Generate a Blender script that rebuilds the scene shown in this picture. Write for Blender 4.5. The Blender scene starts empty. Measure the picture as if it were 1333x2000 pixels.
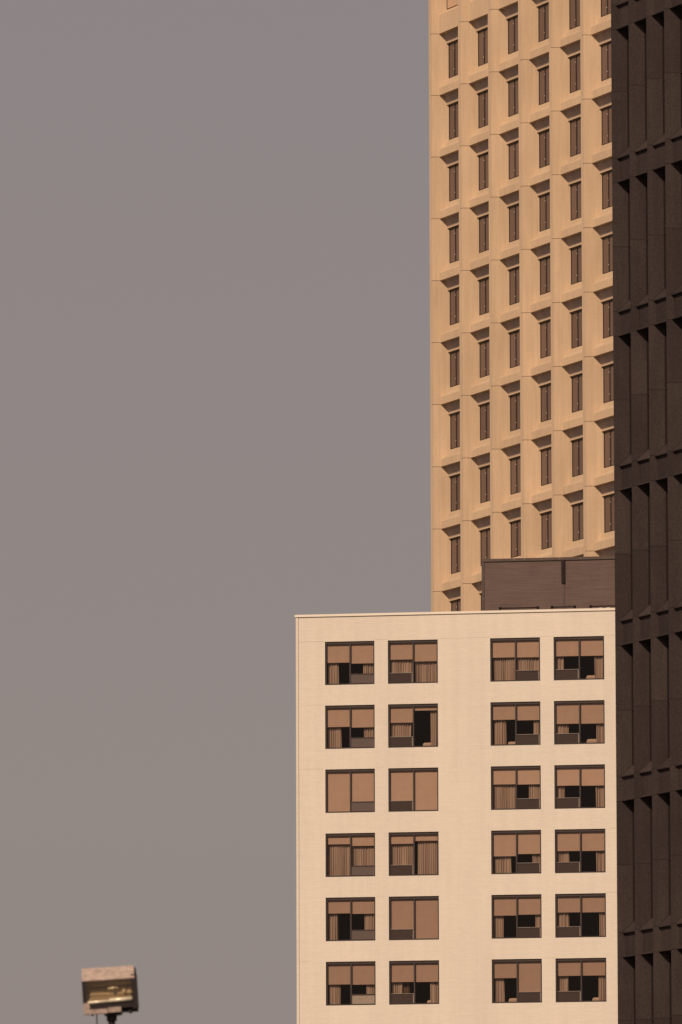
import bpy, bmesh, math, random
from mathutils import Matrix, Vector, Euler
random.seed(7)
R = math.radians
S = bpy.context.scene
C = S.collection

# ------------------------------------------------------------------ camera
EYE = 1.7
cd = bpy.data.cameras.new('camera'); cam = bpy.data.objects.new('camera', cd); C.objects.link(cam)
cd.sensor_fit = 'HORIZONTAL'; cd.sensor_width = 24.0
cd.lens = 17000 / 1333 * 24.0
cd.clip_start = 1.0; cd.clip_end = 30000.0
cam.location = (0, 0, EYE)
cam.rotation_euler = (Matrix.Rotation(R(90 + 6.815), 3, 'X') @ Matrix.Rotation(R(-0.179), 3, 'Z')).to_euler()
cd.dof.use_dof = True; cd.dof.focus_distance = 420.0; cd.dof.aperture_fstop = 11.0
S.camera = cam

# ------------------------------------------------------------------ sky, sun, exposure
SUN_EL, SUN_AZ = 41.0, 209.0            # azimuth clockwise from +Y: behind the camera, a little to the left
w = bpy.data.worlds.new('World'); S.world = w; w.use_nodes = True
nt = w.node_tree; nt.nodes.clear()
sky = nt.nodes.new('ShaderNodeTexSky'); sky.sky_type = 'NISHITA'; sky.sun_disc = False
sky.sun_elevation = R(SUN_EL); sky.sun_rotation = R(SUN_AZ)
sky.air_density = 1.0; sky.dust_density = 2.0; sky.ozone_density = 1.0
mul = nt.nodes.new('ShaderNodeMix'); mul.data_type = 'RGBA'; mul.blend_type = 'MULTIPLY'
mul.inputs['Factor'].default_value = 1.0
mul.inputs[7].default_value = (0.62, 0.455, 0.395, 1)
bg = nt.nodes.new('ShaderNodeBackground'); bg.inputs['Strength'].default_value = 0.10
wo = nt.nodes.new('ShaderNodeOutputWorld')
hz = nt.nodes.new('ShaderNodeMix'); hz.data_type = 'RGBA'; hz.inputs['Factor'].default_value = 0.72   # heavy grey-brown haze over the clear sky
hz.inputs[7].default_value = (3.02, 2.53, 2.40, 1)
nt.links.new(sky.outputs[0], mul.inputs[6]); nt.links.new(mul.outputs[2], hz.inputs[6]); nt.links.new(hz.outputs[2], bg.inputs[0]); nt.links.new(bg.outputs[0], wo.inputs[0])
sd = bpy.data.lights.new('sun', 'SUN'); sd.energy = 3.75; sd.angle = R(0.6); sd.color = (1.0, 0.762, 0.56)
so = bpy.data.objects.new('sun', sd); C.objects.link(so)
sv = Vector((math.sin(R(SUN_AZ)) * math.cos(R(SUN_EL)), math.cos(R(SUN_AZ)) * math.cos(R(SUN_EL)), math.sin(R(SUN_EL))))
so.rotation_euler = sv.to_track_quat('Z', 'Y').to_euler(); so.location = sv * 300
vs = S.view_settings; vs.view_transform = 'Standard'; vs.look = 'None'; vs.exposure = 0.0; vs.gamma = 1.0

# ------------------------------------------------------------------ materials
def mat(name, col, rough=0.8, metal=0.0, spec=0.3):
    m = bpy.data.materials.new(name); m.use_nodes = True
    b = m.node_tree.nodes['Principled BSDF']
    b.inputs['Base Color'].default_value = (*col, 1); b.inputs['Roughness'].default_value = rough
    b.inputs['Metallic'].default_value = metal; b.inputs['Specular IOR Level'].default_value = spec
    return m
def nd(m, t, **k):
    n = m.node_tree.nodes.new(t)
    for a, v in k.items(): setattr(n, a, v)
    return n
def lk(m, a, b): m.node_tree.links.new(a, b)
def bsdf(m): return m.node_tree.nodes['Principled BSDF']
def mapped(m, scale):
    tc = nd(m, 'ShaderNodeTexCoord'); mp = nd(m, 'ShaderNodeMapping'); mp.inputs['Scale'].default_value = scale
    lk(m, tc.outputs['Object'], mp.inputs['Vector']); return mp.outputs['Vector']
def noise(m, scale, sc=1.0, detail=4.0, rough=0.6):
    n = nd(m, 'ShaderNodeTexNoise'); n.inputs['Scale'].default_value = sc
    n.inputs['Detail'].default_value = detail; n.inputs['Roughness'].default_value = rough
    lk(m, mapped(m, scale), n.inputs['Vector']); return n.outputs['Fac']
def rng(m, fac, lo, hi, a=0.3, b=0.7):
    n = nd(m, 'ShaderNodeMapRange'); n.inputs[1].default_value = a; n.inputs[2].default_value = b
    n.inputs[3].default_value = lo; n.inputs[4].default_value = hi; lk(m, fac, n.inputs[0]); return n.outputs[0]
def times(m, facs, col):
    """base colour x product of value factors"""
    v = facs[0]
    for f in facs[1:]:
        n = nd(m, 'ShaderNodeMath', operation='MULTIPLY'); lk(m, v, n.inputs[0]); lk(m, f, n.inputs[1]); v = n.outputs[0]
    x = nd(m, 'ShaderNodeVectorMath', operation='SCALE'); x.inputs[0].default_value = col
    lk(m, v, x.inputs['Scale']); lk(m, x.outputs[0], bsdf(m).inputs['Base Color'])
def tone(m):
    a = nd(m, 'ShaderNodeAttribute', attribute_name='tone'); return a.outputs['Fac']
def bump(m, fac, strength, dist):
    b = nd(m, 'ShaderNodeBump'); b.inputs['Strength'].default_value = strength; b.inputs['Distance'].default_value = dist
    lk(m, fac, b.inputs['Height']); lk(m, b.outputs[0], bsdf(m).inputs['Normal'])

def m_white():
    m = mat('painted_brick', (0.74, 0.68, 0.59), 0.75)
    br = nd(m, 'ShaderNodeTexBrick'); br.inputs['Scale'].default_value = 1.0
    br.inputs['Color1'].default_value = (1, 1, 1, 1); br.inputs['Color2'].default_value = (.95, .95, .95, 1)
    br.inputs['Mortar'].default_value = (.89, .89, .89, 1); br.inputs['Mortar Size'].default_value = 0.006
    br.inputs['Brick Width'].default_value = 0.24; br.inputs['Row Height'].default_value = 0.076
    tc = nd(m, 'ShaderNodeTexCoord'); sp = nd(m, 'ShaderNodeSeparateXYZ'); cb = nd(m, 'ShaderNodeCombineXYZ')
    ad = nd(m, 'ShaderNodeMath', operation='ADD')
    lk(m, tc.outputs['Object'], sp.inputs[0]); lk(m, sp.outputs[0], ad.inputs[0]); lk(m, sp.outputs[1], ad.inputs[1])
    lk(m, ad.outputs[0], cb.inputs[0]); lk(m, sp.outputs[2], cb.inputs[1]); lk(m, cb.outputs[0], br.inputs['Vector'])
    bw = nd(m, 'ShaderNodeRGBToBW'); lk(m, br.outputs['Color'], bw.inputs[0])
    a = rng(m, noise(m, (.25, .25, .12), 1.0, 5), .95, 1.035)
    b = rng(m, noise(m, (.35, .35, 9.0), 1.0, 3), .978, 1.02)
    c = rng(m, noise(m, (2.6, 2.6, .10), 1.0, 5), .955, 1.015, .3, .6)
    times(m, [bw.outputs[0], a, b, c], (0.74, 0.68, 0.59))
    bump(m, bw.outputs[0], 0.12, 0.01)
    return m
def m_concrete():
    col = (0.59, 0.445, 0.305)
    m = mat('tan_precast_concrete', col, 0.9, 0, .15)
    a = rng(m, noise(m, (.5, .5, .25), 1.0, 5), .93, 1.06)
    b = rng(m, noise(m, (5, 5, .30), 1.0, 4), .91, 1.05)
    c = rng(m, noise(m, (14, 14, 14), 1.0, 4, .7), .94, 1.06)
    times(m, [a, b, c, tone(m)], col)
    bump(m, noise(m, (9, 9, 9), 1.0, 4, .7), .35, .02)
    return m
def m_granite():
    col = (0.037, 0.0268, 0.0255)
    m = mat('dark_granite', col, 0.75, 0, .25)
    a = rng(m, noise(m, (.8, .8, .5), 1.0, 5), .82, 1.16)
    b = rng(m, noise(m, (22, 22, 22), 1.0, 3, .8), .68, 1.36, .32, .68)
    c = rng(m, noise(m, (6, 6, .5), 1.0, 4), .9, 1.1)
    times(m, [a, b, c, tone(m)], col)
    return m
def m_siding():
    col = (0.116, 0.080, 0.070)
    m = mat('brown_metal_siding', col, 0.6, 0, .3)
    wv = nd(m, 'ShaderNodeTexWave', bands_direction='Z'); wv.inputs['Scale'].default_value = 4.4; wv.inputs['Distortion'].default_value = .3
    lk(m, mapped(m, (1, 1, 1)), wv.inputs['Vector'])
    a = rng(m, noise(m, (.7, .7, 10), 1.0, 6, .75), .76, 1.22)
    b = rng(m, noise(m, (1.2, 1.2, .4), 1.0, 4), .92, 1.07)
    times(m, [rng(m, wv.outputs['Fac'], .93, 1.03, 0, 1), a, b], col)
    bump(m, wv.outputs['Fac'], .12, .01)
    return m
def m_grained(name, col, lo=.9, hi=1.1, scale=(6, 6, 6), rough=.8, metal=0.0, spec=.3):
    m = mat(name, col, rough, metal, spec)
    times(m, [rng(m, noise(m, scale, 1.0, 4), lo, hi)], col); return m
def m_cloth(name, col, scale, lo, hi):
    m = mat(name, col, .9, 0, .1)
    times(m, [rng(m, noise(m, scale, 1.0, 4), lo, hi), tone(m)], col); return m
def m_pane():
    col = (.128, .084, .070)
    m = mat('bronze_reflective_pane', col, .25, 0, .35)
    oi = nd(m, 'ShaderNodeObjectInfo')
    times(m, [rng(m, noise(m, (2.2, 2.2, .12), 1.0, 3), .88, 1.12), rng(m, oi.outputs['Random'], .84, 1.14, 0, 1)], col); return m
def m_glass():
    m = bpy.data.materials.new('bronze_glass'); m.use_nodes = True
    t = m.node_tree; t.nodes.clear()
    tr = t.nodes.new('ShaderNodeBsdfTransparent'); tr.inputs[0].default_value = (.80, .69, .60, 1)
    gl = t.nodes.new('ShaderNodeBsdfGlossy'); gl.inputs['Roughness'].default_value = .03; gl.inputs[0].default_value = (.9, .85, .8, 1)
    mx = t.nodes.new('ShaderNodeMixShader'); mx.inputs[0].default_value = .03
    o = t.nodes.new('ShaderNodeOutputMaterial')
    t.links.new(tr.outputs[0], mx.inputs[1]); t.links.new(gl.outputs[0], mx.inputs[2]); t.links.new(mx.outputs[0], o.inputs[0])
    return m
def m_clear():
    m = bpy.data.materials.new('lamp_glass'); m.use_nodes = True
    t = m.node_tree; t.nodes.clear()
    tr = t.nodes.new('ShaderNodeBsdfTransparent'); tr.inputs[0].default_value = (.86, .80, .68, 1)
    gl = t.nodes.new('ShaderNodeBsdfGlossy'); gl.inputs['Roughness'].default_value = .08
    mx = t.nodes.new('ShaderNodeMixShader'); mx.inputs[0].default_value = .06
    o = t.nodes.new('ShaderNodeOutputMaterial')
    t.links.new(tr.outputs[0], mx.inputs[1]); t.links.new(gl.outputs[0], mx.inputs[2]); t.links.new(mx.outputs[0], o.inputs[0])
    return m
M = dict(
    white=m_white(), cap=m_grained('coping_paint', (.80, .74, .64), .96, 1.03, (1, 1, 3)),
    seam=mat('cream_sealant', (.52, .45, .37)), concrete=m_concrete(), sealant_gap_shade=mat('grey_brown_sealant_gap_shade', (.13, .095, .075)),
    infill=m_grained('orange_infill_panel', (.56, .38, .25), .92, 1.06, (2, 2, 1)),
    granite=m_granite(), dark_seam=mat('black_sealant', (.014, .010, .009)), siding=m_siding(),
    trim=m_grained('dark_brown_trim', (.085, .062, .052), .85, 1.15, (3, 3, 3), .55),
    pipe_strip=m_grained('brown_strip_paint', (.098, .068, .06), .88, 1.1, (3, 3, 3), .6),
    bronze=m_grained('bronze_frame', (.030, .022, .022), .85, 1.15, (4, 4, 4), .5, 0, .4),
    mullion=m_grained('bronze_mullion', (.046, .032, .029), .85, 1.15, (4, 4, 4), .5, 0, .4),
    glass=m_glass(), blind=m_cloth('roller_blind_fabric', (.525, .46, .43), (1.5, 1.5, 3), .95, 1.04),
    curtain=m_grained('curtain_fabric', (.43, .392, .375), .86, 1.12, (9, 9, .6), .9),
    curtain_dark=m_grained('dark_curtain_fabric', (.15, .115, .09), .86, 1.12, (9, 9, .6), .9),  # darker cloth for the single inner curtain
    ac_dark=m_grained('brown_grille', (.066, .043, .037), .9, 1.1, (2, 2, 30), .6),
    ac_pale=m_grained('taupe_grille', (.155, .118, .105), .92, 1.08, (2, 2, 20), .6),
    ac_spot=m_grained('speckled_perforated_grille', (.30, .235, .185), .55, 1.35, (24, 24, 24), .6),
    alu=m_grained('weathered_aluminium', (.25, .205, .17), .85, 1.15, (3, 3, 3), .45, 0, .5),
    room=mat('room_shade_paint', (.022, .016, .016)), linen=m_grained('bed_linen', (.50, .45, .42), .93, 1.05, (4, 4, 4), .9),  # near-black room walls: the unlit interior is put into the colour
    pane=m_pane(),
    vent=m_grained('brown_soffit_panel', (.43, .34, .285), .90, 1.1, (5, 5, .8), .8),
    latch=mat('pale_latch', (.55, .50, .45), .4),
    black=mat('black_anodised_frame', (.026, .017, .017), .5),
    dark_pane=mat('dark_window_glass', (.028, .018, .018), .12, 0, .3),
    roof=m_grained('roof_gravel', (.30, .27, .24), .8, 1.2, (9, 9, 9), .95),
    iron=m_grained('dark_pipe_paint', (.024, .017, .017), .8, 1.2, (5, 5, 5), .7, 0, .1),
)

# ------------------------------------------------------------------ mesh helpers
class MB:
    def __init__(s): s.bm = bmesh.new(); s.tl = s.bm.faces.layers.float.new('tone')
    def poly(s, pts, mi=0, tone=1.0):
        f = s.bm.faces.new([s.bm.verts.new(p) for p in pts]); f.material_index = mi; f[s.tl] = tone; return f
    def box(s, x0, x1, y0, y1, z0, z1, mi=0, tone=1.0, skip=''):
        P = lambda i, j, k: ((x0, x1)[i], (y0, y1)[j], (z0, z1)[k])
        F = {'f': [(0,0,0),(1,0,0),(1,0,1),(0,0,1)], 'b': [(1,1,0),(0,1,0),(0,1,1),(1,1,1)],
             'l': [(0,1,0),(0,0,0),(0,0,1),(0,1,1)], 'r': [(1,0,0),(1,1,0),(1,1,1),(1,0,1)],
             't': [(0,0,1),(1,0,1),(1,1,1),(0,1,1)], 'u': [(0,1,0),(1,1,0),(1,0,0),(0,0,0)]}
        for k, q in F.items():
            if k not in skip: s.poly([P(*c) for c in q], mi, tone)
    def tube(s, a, b, r, n=12, mi=0, r2=None):
        a, b = Vector(a), Vector(b); d = (b - a).normalized(); r2 = r if r2 is None else r2
        u = d.orthogonal().normalized(); v = d.cross(u)
        A = [s.bm.verts.new(a + (u*math.cos(t) + v*math.sin(t))*r) for t in [2*math.pi*i/n for i in range(n)]]
        B = [s.bm.verts.new(b + (u*math.cos(t) + v*math.sin(t))*r2) for t in [2*math.pi*i/n for i in range(n)]]
        for i in range(n):
            f = s.bm.faces.new([A[i], A[(i+1) % n], B[(i+1) % n], B[i]]); f.material_index = mi; f.smooth = True; f[s.tl] = 1
        for q in (A[::-1], B):
            f = s.bm.faces.new(q); f.material_index = mi; f[s.tl] = 1
    def mesh(s, name, mats, weld=False):
        if weld: bmesh.ops.remove_doubles(s.bm, verts=s.bm.verts, dist=1e-4)
        bmesh.ops.recalc_face_normals(s.bm, faces=s.bm.faces) if weld else None
        me = bpy.data.meshes.new(name); s.bm.to_mesh(me); s.bm.free()
        for m in (mats if isinstance(mats, (list, tuple)) else [mats]): me.materials.append(m)
        return me
    def build(s, name, mats, parent=None, loc=(0, 0, 0), weld=False, bevel=0):
        o = bpy.data.objects.new(name, s.mesh(name, mats, weld)); C.objects.link(o)
        o.parent = parent; o.location = loc
        if bevel:
            b = o.modifiers.new('bevel', 'BEVEL'); b.width = bevel; b.segments = 3; b.limit_method = 'ANGLE'
        return o
def empty(name, loc, rz=0):
    o = bpy.data.objects.new(name, None); C.objects.link(o); o.location = loc; o.rotation_euler.z = rz
    o.empty_display_size = 1; return o
def tag(o, label, cat=None, group=None, kind=None):
    if label: o['label'] = label
    if cat: o['category'] = cat
    if group: o['group'] = group
    if kind: o['kind'] = kind
def share(o, parent, loc):
    c = o.copy(); C.objects.link(c); c.parent = parent; c.location = loc; return c

# ------------------------------------------------------------------ ground
g = MB(); g.poly([(-9000, -9000, 0), (9000, -9000, 0), (9000, 9000, 0), (-9000, 9000, 0)])
gm = m_grained('city_ground', (.095, .085, .08), .7, 1.3, (.05, .05, .05), .95)  # unseen ground kept dark: street shade in its colour deepens the shadows above
go = g.build('ground', gm); tag(go, None, None, None, 'structure')

# ================================================================== white block
WA = R(-10.006)
wb = empty('apartment_building', (-0.7454, 391.0, 0), WA)
tag(wb, 'cream white painted brick block with bronze framed double windows in front of the tan tower', 'building')
US = [0, 2.2675, 2.8842, 5.166, 7.5581, 9.8298, 10.4475, 12.7444]
COLS = [(US[0], US[1]), (US[2], US[3]), (US[4], US[5]), (US[6], US[7])]
ZT0, WH, WK = 40.8205 + EYE, 1.9684, 2.8957
ROOF = 41.965 + EYE
LEFT, RIGHT, DEEP = -1.335, 24.0, 17.0
STRIP = -1.20
wm = MB()
ucuts = [STRIP] + [v for c in COLS for v in c] + [RIGHT]
zr = [(ZT0 - r*WK - WH, ZT0 - r*WK) for r in range(6)][::-1]
zcuts = [0.0] + [v for c in zr for v in c] + [ROOF]
for i in range(len(ucuts) - 1):
    for j in range(len(zcuts) - 1):
        if i % 2 == 1 and j % 2 == 1: continue
        a, b, c, d = ucuts[i], ucuts[i+1], zcuts[j], zcuts[j+1]
        wm.poly([(a, 0, c), (b, 0, c), (b, 0, d), (a, 0, d)])
RV = 0.16
for (a, b) in COLS:
    for (c, d) in zr:
        wm.poly([(a, RV, c), (a, 0, c), (a, 0, d), (a, RV, d)]); wm.poly([(b, 0, c), (b, RV, c), (b, RV, d), (b, 0, d)])
        wm.poly([(a, 0, d), (b, 0, d), (b, RV, d), (a, RV, d)]); wm.poly([(a, RV, c), (b, RV, c), (b, 0, c), (a, 0, c)])
wm.poly([(LEFT, DEEP, 0), (LEFT, 0.03, 0), (LEFT, 0.03, ROOF), (LEFT, DEEP, ROOF)])
wm.poly([(RIGHT, 0, 0), (RIGHT, DEEP, 0), (RIGHT, DEEP, ROOF), (RIGHT, 0, ROOF)])
wm.poly([(RIGHT, DEEP, 0), (LEFT, DEEP, 0), (LEFT, DEEP, ROOF), (RIGHT, DEEP, ROOF)])
# hairline joints at the heads of the windows (2.5 mm proud)
def seam(a, b, z, h=.016): wm.box(a, b, -.0025, .004, z - h/2, z + h/2, 1)
seam(STRIP, US[0] - .02, ZT0 + .02); seam(US[1], US[2], ZT0 + .045, .014); seam(US[3] + .02, US[4] - .02, ZT0 + .04); seam(US[5], US[6], ZT0 + .035, .014); seam(US[7] + .01, RIGHT, ZT0 + .03)
for r, a, b in [(1, STRIP + .3, -.1), (2, STRIP, -.1), (2, US[1] + .05, US[2] - .2), (4, US[1] + .05, US[1] + .4), (4, US[7] + .03, US[7] + .55), (5, US[5] + .12, US[6] - .04), (3, US[7] + .2, US[7] + .6), (5, STRIP + .0, STRIP + .5)]:
    seam(a, b, ZT0 - r*WK + .03, .012)
wall = wm.build('wall', [M['white'], M['seam']], wb)
ct = MB(); ct.box(LEFT, STRIP - .022, -.012, .03, 0, ROOF); ct.box(STRIP - .022, STRIP, .012, .03, 0, ROOF, 1)
ct.build('corner_trim', [M['white'], M['seam']], wb)
rf = MB(); rf.poly([(LEFT + .25, .25, ROOF - .7), (RIGHT - .25, .25, ROOF - .7), (RIGHT - .25, DEEP - .25, ROOF - .7), (LEFT + .25, DEEP - .25, ROOF - .7)])
for q in [[(LEFT + .25, .25), (RIGHT - .25, .25)], [(RIGHT - .25, DEEP - .25), (LEFT + .25, DEEP - .25)], [(LEFT + .25, DEEP - .25), (LEFT + .25, .25)], [(RIGHT - .25, .25), (RIGHT - .25, DEEP - .25)]]:
    (x0, y0), (x1, y1) = q; rf.poly([(x0, y0, ROOF - .7), (x0, y0, ROOF), (x1, y1, ROOF), (x1, y1, ROOF - .7)])
rf.build('roof', M['roof'], wb)
cp = MB(); T = ROOF + .105
cp.box(LEFT - .045, RIGHT + .05, -.05, .30, ROOF, T); cp.box(LEFT - .045, LEFT + .30, .30, DEEP - .30, ROOF, T)
cp.box(RIGHT - .30, RIGHT + .05, .30, DEEP - .30, ROOF, T); cp.box(LEFT - .045, RIGHT + .05, DEEP - .30, DEEP + .05, ROOF, T)
cp.build('coping', M['cap'], wb)

# --- windows: per row and column: (left blind, right blind, curtains, air conditioner style, extra)
# curtains: (x0, x1, x1 at the foot, dark?) in fractions of the opening; blinds: fraction of the height
WIN = {
 (0,0): (.47, .497, [(.03,.253,.253,0), (.753,.985,.985,0)]), (0,1): (.428, .48, [(.03,.475,.475,0), (.53,.985,.985,0)]),
 (1,0): (.48, .50, [(.03,.285,.315,0), (.76,.985,.985,0)]), (1,1): (.41, .14, [(.03,.45,.43,0), (.83,.985,.985,0)]),
 (2,0): (.96, .75, []), (2,1): (.75, .96, []),
 (3,0): (.235, .28, [(.02,.48,.48,0), (.52,.985,.985,0)]), (3,1): (.25, .19, [(.03,.475,.475,0), (.565,.985,.985,0)]),
 (4,0): (.35, .365, [(.03,.225,.225,0), (.76,.985,.985,0)]), (4,1): (.75, .96, []),
 (5,0): (.505, .515, [(.035,.27,.275,0), (.80,.985,.985,0)]), (5,1): (.47, .475, [(.035,.25,.245,0), (.25,.385,.385,1), (.805,.985,.985,0)]),
 (0,2): (.43, .437, [(.04,.495,.495,0), (.53,.985,.985,0)]), (0,3): (.43, .433, [(.03,.18,.18,0), (.79,.985,.985,0)]),
 (1,2): (.39, .41, [(.04,.295,.295,0), (.845,.985,.985,0)]), (1,3): (.51, .515, [(.03,.27,.27,0), (.82,.985,.985,0)]),
 (2,2): (.40, .41, [(.03,.495,.495,0), (.745,.985,.985,0)]), (2,3): (.455, .465, [(.035,.19,.19,0), (.80,.985,.985,0)]),
 (3,2): (.575, .53, [(.04,.37,.385,0), (.81,.985,.985,0)]), (3,3): (.48, .485, [(.03,.255,.275,0), (.80,.985,.985,0)]),
 (4,2): (.46, .445, [(.035,.22,.225,0), (.855,.985,.985,0)]), (4,3): (.41, .415, [(.03,.24,.26,0), (.855,.985,.985,0)]),
 (5,2): (.415, .745, [(.035,.205,.24,0)]), (5,3): (.385, .385, [(.035,.235,.235,0), (.83,.985,.985,0)]),
}
BEDS = [(1,1,.66,.10,'in the window whose right blind is almost fully raised'),
        (0,3,.61,.10,'at the foot of the curtain in the top right corner window'),
        (1,2,.31,.085,'left of the grille, third window column, second row'),
        (1,3,.61,.11,'in the rightmost window of the second row, below the long blinds'),
        (5,1,.72,.085,'in the bottom row window that also shows a dark inner curtain'),
        (5,2,.30,.10,'beside the flared curtain in the bottom row of the third column'),
        (5,3,.69,.09,'at the foot of the curtain in the bottom right window')]
FL, FR, FH, FB, MW = .07, .055, .115, .06, .062
FY = 0.045
room_mesh = None
for (r, c), (bl, brr, curt) in WIN.items():
    a, b = COLS[c]; wd = b - a; z1 = ZT0 - r*WK; z0 = z1 - WH
    L = (a, 0, z0)
    f = MB()
    f.box(.003, FL, FY, .125, .003, WH - .003); f.box(wd - FR, wd - .003, FY, .125, .003, WH - .003)
    f.box(FL, wd - FR, FY + .002, .125, WH - FH, WH - .003, 1); f.box(FL, wd - FR, FY + .002, .125, .003, FB)
    mx = wd*.503
    f.box(mx - MW/2, mx + MW/2, FY + .004, .125, FB, WH - FH, 1)
    win = f.build('window', [M['bronze'], M['mullion']], wb, L)
    p = MB(); acl = c in (1, 3)
    x0, x1 = FL, wd - FR
    ah = .255*WH
    for k, (xa, xb) in enumerate(((x0, mx - MW/2), (mx + MW/2, x1))):
        zb = ah + .005 if (k == 0) == acl else FB
        p.poly([(xa, .085, zb), (xb, .085, zb), (xb, .085, WH - FH), (xa, .085, WH - FH)])
    p.build('pane', M['glass'], win)
    btone = [1.0, .97, 1.10, 1.0, .90, .86][r]*random.uniform(.96, 1.04)       # blind tone set floor by floor, with a small random change
    for k, (xa, xb, fr) in enumerate(((x0 - .01, mx - .005, bl), (mx + .005, x1 + .01, brr))):
        q = MB(); zb = WH*(1 - fr)
        if zb < ah and (k == 0) == acl: zb = ah + .02
        n = 9; cols = []
        for i in range(n + 1):                       # cloth hangs very slightly uneven
            x = xa + (xb - xa)*i/n; wob = .004*math.sin(i*1.7 + r + c*2 + k)
            cols.append((x, .145 + wob, random.uniform(-.003, .003)))
        for i in range(n):
            (xA, yA, eA), (xB, yB, eB) = cols[i], cols[i+1]
            zm = (WH + zb)/2
            q.poly([(xA, .145, WH - .02), (xA, yA, zb), (xB, yB, zb), (xB, .145, WH - .02)][::-1], 0, btone)
        q.box(xa, xb, .138, .158, zb - .022, zb - .002, 0, btone)
        q.build('roller_blind', M['blind'], win)
    for (fa, fb, fc, dk) in curt:
        q = MB(); n = max(24, int((fb - fa)*260)); xa = max(fa*wd, FL); xb = fb*wd; xc = fc*wd
        ph = random.uniform(0, 6); per = random.uniform(.085, .115)
        top = WH - .06; am = .022
        rows = [0, .12, .3, .55, .8, 1.0]
        V = []
        for t in rows:
            row = []
            for i in range(n + 1):
                s = i/n; xe = xb + (xc - xb)*t; x = xa + (xe - xa)*s
                y = .27 + (.10 if dk else 0) + am*(1 + .5*t)*(1 + .45*math.sin(s*(xb - xa)*11 + ph*3))*math.sin(2*math.pi*(s*(xb - xa)/per) + ph + 1.5*math.sin(s*(xb - xa)*8 + ph) + .8*math.sin(s*(xb - xa)*19 + 2*ph)) + .012*math.sin(s*5 + t*2 + ph)
                x += .010*math.sin(s*17 + t*3 + ph)*t
                row.append(q.bm.verts.new((x, y, top + (.01 - top)*t)))
            V.append(row)
        for i in range(len(rows) - 1):
            for j in range(n):
                fc_ = q.bm.faces.new([V[i][j], V[i+1][j], V[i+1][j+1], V[i][j+1]]); fc_.smooth = True
        co = q.build('curtain', M['curtain_dark'] if dk else M['curtain'], win)
        if dk: tag(co, 'dark inner curtain behind the lighter one')
    # air conditioner grille in the lower part of one light
    q = MB(); xa, xb = (FL, mx - MW/2) if acl else (mx + MW/2, wd - FR)
    st = 'spot' if (r, c) == (5, 0) else ('pale' if c == 0 else 'dark')
    zt = ah
    q.box(xa + .002, xb - .002, .085, .30, FB - .02, zt - .045, 0)
    ns = 11
    if st != 'spot':
        for i in range(ns):
            zz = FB + .02 + (zt - .08 - FB)*i/(ns - 1)
            q.box(xa + .02, xb - .05, .074, .0845, zz - .007, zz + .007, 0)
    q.box(xa + .001, xb - .001, .062, .30, zt - .044, zt - .018, 2)
    q.box(xa + .001, xb - .001, .060, .30, zt - .018, zt, 2 if c == 0 else 1)
    if c != 0: q.box(xb - .036, xb - .002, .058, .0848, FB, zt - .0445, 1)
    a_o = q.build('air_conditioner', [M['ac_' + st], M['alu'], M['mullion']], win)
    if st == 'spot': tag(a_o, 'pale speckled perforated grille')
    if st == 'pale': tag(a_o, 'taupe grille, paler than those of the other columns')
    # the dim room behind
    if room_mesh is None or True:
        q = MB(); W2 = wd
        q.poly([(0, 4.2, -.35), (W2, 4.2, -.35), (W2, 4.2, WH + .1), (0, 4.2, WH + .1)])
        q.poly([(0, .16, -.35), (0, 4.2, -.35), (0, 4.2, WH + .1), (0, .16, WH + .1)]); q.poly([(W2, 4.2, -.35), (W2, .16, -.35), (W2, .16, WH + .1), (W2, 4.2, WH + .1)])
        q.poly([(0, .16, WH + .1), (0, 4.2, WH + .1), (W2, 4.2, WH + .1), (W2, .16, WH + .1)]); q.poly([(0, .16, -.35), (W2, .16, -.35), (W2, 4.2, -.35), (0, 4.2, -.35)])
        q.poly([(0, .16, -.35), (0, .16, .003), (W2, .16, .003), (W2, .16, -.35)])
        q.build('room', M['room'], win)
    if bl > .9 or brr > .9: tag(win, 'window with both pale blinds drawn right down')
    elif (r, c) == (3, 1): tag(win, 'window with drawn curtains and a dark gap beside the mullion')
    elif (r, c) == (1, 1): tag(win, 'window with one blind almost fully raised')
    elif (r, c) == (5, 0): tag(win, 'window with a pale speckled grille')
for i, (r, c, fx, h, where) in enumerate(BEDS):
    a, b = COLS[c]; wd = b - a; z0 = ZT0 - r*WK - WH
    q = MB(); right = fx > .5
    xa = fx*wd; xb = wd - .03 if right else wd*.62
    q.box(xa, xb, .36, 2.3, -.12, h*WH + .045)
    q.box(xa + .04, xb - .04, .40, 2.26, -.33, -.12)
    o = q.build('bed', M['linen'], None, weld=True, bevel=.10)
    o.matrix_world = Matrix.Translation((-0.7454, 391.0, 0)) @ Matrix.Rotation(WA, 4, 'Z') @ Matrix.Translation((a, 0, z0))
    tag(o, 'pale bed end ' + where, 'bed', 'beds behind the hotel windows')

# --- screened plant room on the roof with its pipe
PY = 4.0; PL, PR, PT = 6.545, 17.5, 44.88 + EYE; PB = ROOF - .7
p = MB(); p.box(PL + .12, PR, PY + .02, PY + 7, PB, PT - .10); ph = p.build('plant_room', M['siding'], wb)
tag(ph, 'brown clad plant room on the roof')
p = MB(); p.box(PL, PR + .05, PY - .03, PY + 7.05, PT - .13, PT, 0); p.box(PL, PL + .12, PY - .012, PY + 7, PB, PT - .13, 0)
for x in (8.05, 8.52, 9.3, 10.12, 10.25, 11.1): p.box(x, x + .035, PY - .045, PY - .03, PT - .085, PT - .05, 1)
p.build('plant_room_trim', [M['trim'], M['alu']], ph)
p = MB(); p.box(10.228, 10.385, PY - .06, PY - .001, PT - 1.19, PT - .13); p.build('leader_head', M['iron'], ph)
p = MB(); p.box(10.255, 10.365, PY - .006, PY - .001, PB, PT - 1.19); p.build('lower_strip', M['pipe_strip'], ph)  # thin strip, slightly darker than the siding, under the leader head
p = MB()
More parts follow.
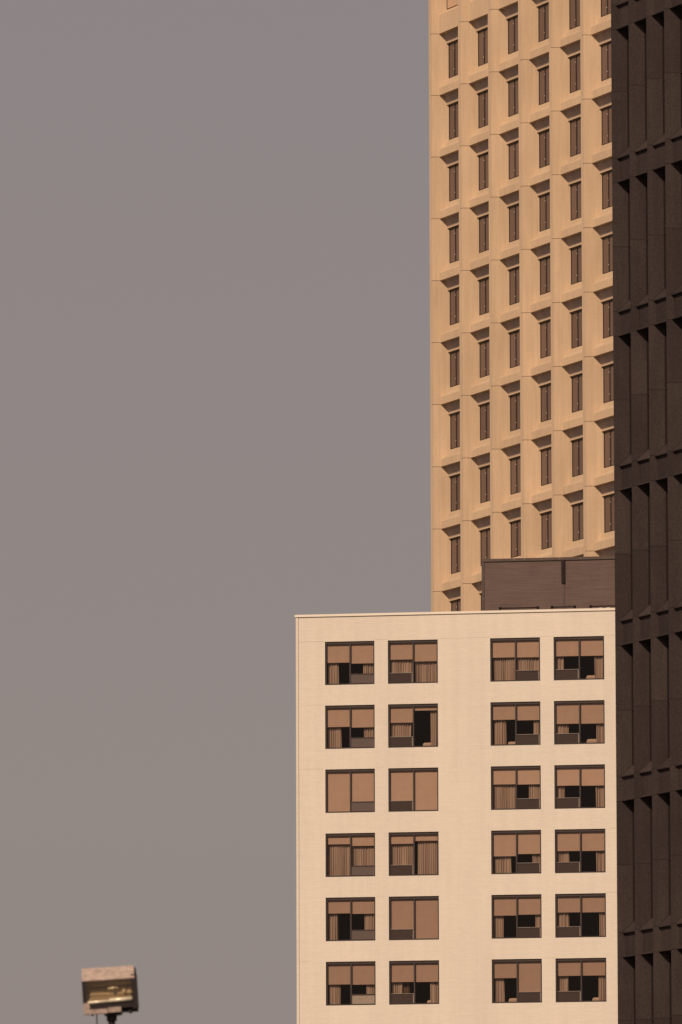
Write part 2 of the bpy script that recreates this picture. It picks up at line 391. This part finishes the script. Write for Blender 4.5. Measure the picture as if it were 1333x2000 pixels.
for a, b in [(7.93, 9.65), (10.29, 11.33), (12.05, 15.0)]:
    p.tube((a, .62, 42.235 + EYE), (b, .62, 42.235 + EYE), .028, 8)
    for x in (a, b) + ((13.6,) if b > 14 else ()):
        p.tube((x, .62, PB), (x, .62, 42.25 + EYE), .03, 8); p.tube((x - .055, .62, 42.24 + EYE), (x + .055, .62, 42.24 + EYE), .06, 8)
p.build('roof_pipe', M['iron'], wb)
p = MB()
hz_ = [.0, .02, .035, .03, .05, .045, .02, .03, .055, .05, .03, .01, .02, .0]
for i in range(13):
    x = 12.15 + i*.085; p.tube((x, .50, 42.075 + EYE + hz_[i]*1.2), (x + .09, .50, 42.075 + EYE + hz_[i + 1]*1.2), .014, 6)
p.build('roof_hose', M['cap'], wb)

# ================================================================== tan tower
TA = R(-67.743); TM, TF = 4.4464, 3.6967; TZ0 = 89.3778 + EYE
tw = empty('office_tower', (5.4676, 509.0, 0), TA)
tag(tw, 'tall tan precast concrete tower with deep splayed window bays, rising behind the white block', 'building')
NC, NR = 8, 12
RIB = .45; K = .41; DWN = .945; DSP = .387
def rt(): return random.uniform(.945, 1.04)
f = MB()
JH = .027
for c in range(NC):
    u0 = c*TM                                     # right edge of the rib; jamb runs inward from here
    u1 = u0 + TM - RIB
    uL = lambda d: u0 + K*d
    uR = lambda d: u1 - K*d
    for r in range(-2, NR):
        zt = TZ0 - r*TF; zb = zt - TF; mech = r < 0; t = rt()
        f.poly([(u0 - RIB, 0, zb), (u0, 0, zb), (u0, 0, zt), (u0 - RIB, 0, zt)], 0, rt())
        f.poly([(u0, 0, zb), (uL(DWN), DWN, zb), (uL(DWN), DWN, zt), (u0, 0, zt)], 0, t)
        f.poly([(uR(DWN), DWN, zb), (u1, 0, zb), (u1, 0, zt), (uR(DWN), DWN, zt)], 0, t)
        sp = zb + (1.12 if mech else .44)          # top of the spandrel below the bay
        sill = zb + (1.50 if mech else 1.02)
        s_t = rt()
        ts = s_t*1.02  # spandrel tone raised a little to even out its shading
        f.poly([(uL(DSP), DSP, zb), (uR(DSP), DSP, zb), (uR(DSP), DSP, sp), (uL(DSP), DSP, sp)], 0, ts)
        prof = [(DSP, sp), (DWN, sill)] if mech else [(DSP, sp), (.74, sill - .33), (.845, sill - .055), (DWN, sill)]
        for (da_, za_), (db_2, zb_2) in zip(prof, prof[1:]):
            f.poly([(uL(da_), da_, za_), (uR(da_), da_, za_), (uR(db_2), db_2, zb_2), (uL(db_2), db_2, zb_2)], 0, s_t*.86)  # sill tone lowered to offset the sun, so it merges with the jamb
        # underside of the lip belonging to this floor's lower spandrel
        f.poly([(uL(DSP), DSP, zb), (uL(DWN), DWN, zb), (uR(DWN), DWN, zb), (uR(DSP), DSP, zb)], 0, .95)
        if not mech:
            d0, d1 = .80, .93; z1_, z0_ = zt - .515, zt - .59
            f.poly([(uL(d0), d0, z0_), (uR(d0), d0, z0_), (uR(d0), d0, z1_), (uL(d0), d0, z1_)], 0, rt())
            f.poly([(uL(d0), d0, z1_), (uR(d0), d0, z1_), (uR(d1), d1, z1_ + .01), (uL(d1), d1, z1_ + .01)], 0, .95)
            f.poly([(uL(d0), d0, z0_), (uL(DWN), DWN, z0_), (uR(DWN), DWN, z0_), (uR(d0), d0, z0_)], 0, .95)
        # joints between the precast units
        e = .003
        f.poly([(u0 - RIB*.5, -e, zt - JH/2), (u0, -e, zt - JH/2), (u0, -e, zt + JH/2), (u0 - RIB*.5, -e, zt + JH/2)], 1)
        f.poly([(u0 + e, -e, zt - JH/2), (uL(DSP) + e, DSP - e, zt - JH/2), (uL(DSP) + e, DSP - e, zt + JH/2), (u0 + e, -e, zt + JH/2)], 1)
    f.poly([(u0 - RIB*.5 - .02, -.003, TZ0 - NR*TF), (u0 - RIB*.5 + .02, -.003, TZ0 - NR*TF), (u0 - RIB*.5 + .02, -.003, TZ0 + 2*TF), (u0 - RIB*.5 - .02, -.003, TZ0 + 2*TF)], 2)
TE = NC*TM - RIB; ZBt = TZ0 - NR*TF; ZTt = TZ0 + 2*TF
f.box(-RIB, TE, 1.6, 30, 0, ZTt + 4.5)                         # body behind the bays
f.box(-RIB, TE, 0.004, 1.6, 0, ZBt, 0, 1.0, 'b')               # plain lower storeys
f.box(-RIB, TE, 0.004, 1.6, ZTt, ZTt + 4.5, 0, 1.0, 'b')       # crown
f.poly([(-RIB, 1.6, ZBt), (-RIB, 0, ZBt), (-RIB, 0, ZTt), (-RIB, 1.6, ZTt)])
f.poly([(TE, 0, ZBt), (TE, 1.6, ZBt), (TE, 1.6, ZTt), (TE, 0, ZTt)])
m_rib = mat('pale_joint', (.56, .45, .33), .9)
f.build('facade', [M['concrete'], M['sealant_gap_shade'], m_rib], tw)
# window, pane and soffit panel: one of each, then shared copies (origin: right edge of the bay's rib, joint level)
xw0, xw1 = K*DWN, TM - RIB - K*DWN
zw1, zw0 = -.59, -(TF - 1.02)
q = MB(); fy0, fy1 = DWN - .03, DWN + .06
q.box(xw0, xw0 + .05, fy0, fy1, zw0, zw1); q.box(xw1 - .05, xw1, fy0, fy1, zw0, zw1)
q.box(xw0 + .05, xw1 - .05, fy0, fy1, zw1 - .09, zw1); q.box(xw0 + .05, xw1 - .05, fy0, fy1, zw0, zw0 + .035)
for xm in (xw0 + .90, xw1 - .90):
    q.box(xm - .03, xm + .03, fy0 - .015, fy1, zw0 + .035, zw1 - .09)
    for zz in (.80, .20): q.box(xm - .022, xm + .022, fy0 - .04, fy0 - .016, zw0 + (zw1 - zw0)*zz - .028, zw0 + (zw1 - zw0)*zz + .028, 1)
w_proto = q.build('window', [M['bronze'], M['latch']], tw)
q = MB(); q.poly([(xw0, DWN, zw0), (xw1, DWN, zw0), (xw1, DWN, zw1), (xw0, DWN, zw1)])
p_proto = q.build('pane', M['pane'], w_proto)
q = MB(); da, db = DSP + .14, .80
A = lambda d, z: ((K*d + .001, d, z), (TM - RIB - K*d - .001, d, z))
(a0, a1), (b0, b1) = A(.655, -.002), A(.815, -.52)
q.poly([a0, b0, b1, a1])
v_proto = q.build('soffit_panel', M['vent'], tw)
first = True
for c in range(8):
    for r in range(0, 12):
        loc = (c*TM, 0, TZ0 - r*TF)
        if first: w_proto.location = loc; v_proto.location = loc; first = False; continue
        wi = share(w_proto, tw, loc); share(p_proto, wi, (0, 0, 0)); share(v_proto, tw, loc)
# blank storeys at the top: bays filled with orange panels
q = MB(); q.box(xw0 + .10, xw1 - .02, DWN - .12, DWN + .05, -(TF - 1.50), .02); q.box(xw0 - .04, xw0 + .10, DWN - .125, DWN + .06, -(TF - 1.50), .02, 1)  # dark strip along the left edge paints the shade of a gap
i_proto = q.build('infill_panel', [M['infill'], M['sealant_gap_shade']], tw, (0, 0, TZ0 + TF))
for c in range(NC):
    for r in (-2, -1):
        if (c, r) != (0, -1): share(i_proto, tw, (c*TM, 0, TZ0 - r*TF))

# ================================================================== dark granite building
DA = R(-67.696); DM, DF, DH = 1.0752, 3.8972, .6316; DZ0 = 34.756 + EYE
db_ = empty('granite_tower', (6.8548, 216.0, 0), DA)
tag(db_, 'dark brown granite tower with slim fins and sloped spandrels, nearest of the buildings', 'building')
f = MB(); rb = .045; NC, R0, R1 = 14, -2, 8
D1, D2, D3 = .095, .165, .356
for c in range(NC):
    u0 = c*DM + .0; u1 = u0 + DM - rb
    uL = lambda d: u0 + K*d
    uR = lambda d: u1 - K*d
    for r in range(R0, R1 + 1):
        zt = DZ0 - r*DF; zb = zt - DF; zs = zt - DH
        def gt(): return random.uniform(.82, 1.18)
        ta, tb, tc = gt(), gt(), gt()
        zj = zs - (DF - DH)*(.49 + random.uniform(-.012, .012))
        for (a, b, t) in ((zb, zj, ta), (zj, zs, tb), (zs, zt, tc)):
            f.poly([(u0 - rb, 0, a), (u0, 0, a), (u0, 0, b), (u0 - rb, 0, b)], 0, t)
            f.poly([(u0, 0, a), (uL(D3), D3, a), (uL(D3), D3, b), (u0, 0, b)], 0, t)
            f.poly([(uR(D3), D3, a), (u1, 0, a), (u1, 0, b), (uR(D3), D3, b)], 0, t)
        Q = lambda d0, z0, d1, z1, t=1.0: f.poly([(uL(d0), d0, z0), (uR(d0), d0, z0), (uR(d1), d1, z1), (uL(d1), d1, z1)], 0, t)
        t = gt()
        Q(D1, zt, D3, zt + .27, t)                 # sill
        Q(D1, zt - .03, D1, zt, t)                 # sill nose
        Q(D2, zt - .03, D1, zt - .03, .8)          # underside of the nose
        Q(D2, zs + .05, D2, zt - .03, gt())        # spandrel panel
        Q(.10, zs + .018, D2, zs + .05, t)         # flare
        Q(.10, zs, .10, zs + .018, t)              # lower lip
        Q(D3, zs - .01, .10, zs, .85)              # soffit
        e = .002
        for zz, h, dd in ((zt, .012, D1), (zs, .012, .10), (zj, .011, D3)):
            f.poly([(u0 + e, -e, zz - h/2), (uL(dd) + e, dd - e, zz - h/2), (uL(dd) + e, dd - e, zz + h/2), (u0 + e, -e, zz + h/2)], 1)
            f.poly([(u0 - rb, -e, zz - h/2), (u0, -e, zz - h/2), (u0, -e, zz + h/2), (u0 - rb, -e, zz + h/2)], 1)
        # joint where sill meets jamb
        f.poly([(uL(D1) + e, D1 - e, zt), (uL(D3) + e, D3 - e, zt + .27), (uL(D3) + e, D3 - e, zt + .282), (uL(D1) + e, D1 - e, zt + .012)], 1)
DE = NC*DM - rb; ZT2 = DZ0 - R0*DF; ZB2 = DZ0 - (R1 + 1)*DF
f.box(-rb, DE, .8, 26, 0, ZT2 + 1.2); f.box(-rb, DE, .003, .8, ZT2, ZT2 + 1.2, 0, 1, 'b'); f.box(-rb, DE, .003, .8, 0, ZB2, 0, 1, 'b')
f.poly([(-rb, .8, ZB2), (-rb, 0, ZB2), (-rb, 0, ZT2), (-rb, .8, ZT2)]); f.poly([(DE, 0, ZB2), (DE, .8, ZB2), (DE, .8, ZT2), (DE, 0, ZT2)])
f.build('facade', [M['granite'], M['dark_seam']], db_)
q = MB(); xa, xb = K*D3, DM - rb - K*D3
za, zb = -DH - .01, -DF + .27
q.poly([(xa, D3 + .05, za), (xa, D3 + .05, zb), (xb, D3 + .05, zb), (xb, D3 + .05, za)][::-1], 1)
q.box(xa, xa + .03, D3 - .01, D3 + .06, zb, za); q.box(xb - .03, xb, D3 - .01, D3 + .06, zb, za)
q.box(xa + .03, xb - .03, D3 - .008, D3 + .06, za - .03, za); q.box(xa + .03, xb - .03, D3 - .008, D3 + .06, zb, zb + .03)
q.box(xa + .03, xb - .03, D3 - .008, D3 + .06, -2.26, -2.22)
wp = q.build('window', [M['black'], M['dark_pane']], db_)
first = True
for c in range(NC):
    for r in range(-1, 6):
        loc = (c*DM, 0, DZ0 - r*DF)
        if first: wp.location = loc; first = False
        else: share(wp, db_, loc)

# ================================================================== floodlight on its pole
PX, PYd, PZ = -2.005, 75.0, 4.815 + EYE
fl = empty('floodlight', (PX, PYd, 0))
tag(fl, 'weathered rectangular floodlight on a slim dark pole, lower left against the sky', 'floodlight')
u = .000794
MF = dict(frame=m_grained('bronze_lamp_paint', (.020, .014, .015), .75, 1.3, (30, 30, 30), .5),
          visor=m_grained('peeling_aluminium', (.39, .305, .265), .60, 1.24, (18, 30, 30), .55, 0, .4),
          reflector=m_grained('dull_reflector', (.37, .305, .22), .75, 1.2, (9, 9, 40), .40, .35),
          tube=mat('lamp_capsule', (.8, .75, .65), .15, 0, .6), lip=m_grained('polished_lip_highlight', (.88, .80, .62), .85, 1.1, (12, 12, 12), .28, .2), glass=m_clear())
def lamp_part(name, mb, mats, par=None, bevel=0, label=None):
    o = mb.build(name, mats, fl if par is None else par, bevel=bevel)
    if par is None: o.matrix_local = Matrix.Translation((0, 0, PZ)) @ Matrix.Rotation(R(-3.7), 4, 'Y')
    if label: o['label'] = label
    return o
hw, ht, hb = 288*u, 250*u, -235*u
q = MB(); q.box(-hw + .004, hw, .078, .24, hb, ht - .01); housing = lamp_part('housing', q, MF['frame'], bevel=.03)
q = MB()                                          # door frame: four rails round the opening
q.box(-.240, -.212, -.012, .05, -.10, ht - .10); q.box(.186, .238, -.012, .05, hb + .015, ht - .075)
q.box(-.212, .186, -.010, .05, hb + .03, -.104)
lamp_part('door_frame', q, MF['frame'], bevel=.006)
q = MB(); n = 8                                   # visor: weathered top flange, leaning back
for i in range(n):
    xa, xb = -.236 + i*.452/n, -.236 + (i + 1)*.452/n
    dz = lambda x: .004*math.sin(x*37) + .003*math.sin(x*90)
    q.poly([(xa, -.018, ht - .105 + dz(xa)), (xb, -.018, ht - .105 + dz(xb)), (xb, .035, ht + .004), (xa, .035, ht + .004)])
    q.poly([(xa, .035, ht + .004), (xb, .035, ht + .004), (xb, .16, ht - .002), (xa, .16, ht - .002)])
    q.poly([(xa, -.018, ht - .105 + dz(xa)), (xa, -.014, ht - .112), (xb, -.014, ht - .112), (xb, -.018, ht - .105 + dz(xb))])
    q.poly([(xa, -.014, ht - .112), (xa, .03, ht - .106), (xb, .03, ht - .106), (xb, -.014, ht - .112)])
lamp_part('visor', q, MF['visor'], label='peeling pale metal visor along the top')
q = MB(); n = 14; za, zb = -.100, ht - .108; zc = (za + zb)/2; hh = (zb - za)/2
pts = []
for i in range(n + 1):                            # faceted trough: ridges catch the light in bands
    t = -1 + 2*i/n; pts.append((.066 - .056*t*t + (.008 if i % 3 == 1 else -.004), zc + hh*t))
for i in range(n):
    (y0, z0), (y1, z1) = pts[i], pts[i+1]
    q.poly([(-.212, y0, z0), (-.02, y0 + .006, z0), (-.02, y1 + .006, z1), (-.212, y1, z1)])
    q.poly([(-.02, y0 + .006, z0), (-.015, y0 - .004, z0), (-.015, y1 - .004, z1), (-.02, y1 + .006, z1)])
    q.poly([(-.015, y0 - .004, z0), (.186, y0, z0), (.186, y1, z1), (-.015, y1 - .004, z1)])
for sx in (-.211, .185):
    q.poly([(sx, y, z) for y, z in pts])
refl = lamp_part('reflector', q, MF['reflector'])
q = MB(); q.tube((-.02, .03, .016), (.07, .03, .020), 0.007, 12); q.tube((.012, .022, .017), (.036, .022, .018), .014, 12)
q.tube((.112, .028, -.012), (.126, .028, -.010), .015, 10); q.tube((.155, .028, -.016), (.172, .028, -.014), .010, 10)
lamp_part('lamp_capsule', q, MF['tube'])
q = MB(); q.tube((-.198, -.010, -.097), (-.012, -.010, -.094), .0125, 12); q.tube((-.013, -.014, -.090), (.184, -.014, -.088), .0175, 12)  # pale tubes: the lip's sun highlight is put into their colour
lamp_part('reflector_lip', q, MF['lip'], label='polished lower lip, its highlight put into the pale colour')
q = MB(); q.poly([(-.212, -.002, -.10), (.186, -.002, -.10), (.186, -.002, ht - .11), (-.212, -.002, ht - .11)]); lamp_part('lamp_glass', q, MF['glass'])
q = MB(); q.box(-.236, -.185, -.014, .06, hb - .012, -.10); q.box(-.185, -.035, -.014, .06, hb - .012, hb + .03)
q.box(-.030, .085, -.016, .06, hb - .006, hb + .038)
lamp_part('lower_flange', q, MF['visor'], bevel=.008, label='worn pale metal corner flange at the bottom')
q = MB()
for x in (-.165, .165): q.tube((x, .02, hb + .002), (x, .02, hb - .024), .013, 10)
lamp_part('bolt', q, MF['frame'])
q = MB(); q.tube((-.065, .08, hb - .006), (.09, .08, hb - .006), .022, 12); q.box(-.055, .08, .03, .13, hb - .03, hb + .0)
lamp_part('knuckle', q, MF['frame'])
q = MB(); q.tube((.012, .08, 0), (.012, .08, PZ + hb - .02), .050, 16, r2=.031); q.tube((.012, .08, PZ + hb - .075), (.012, .08, PZ + hb - .022), .045, 16); q.box(-.15, .17, -.07, .23, 0, .03)
q.build('pole', MF['frame'], fl)
q = MB(); pr = None
for i in range(9):
    z = PZ + hb + .01 - i*.10; x = -.118 + .004*math.sin(i*.9)
    if pr: q.tube(pr, (x, .06, z), .0055, 6)
    pr = (x, .06, z)
q.tube(pr, (-.02, .06, pr[2] - .12), .0055, 6)
q.build('cable', MF['frame'], fl)
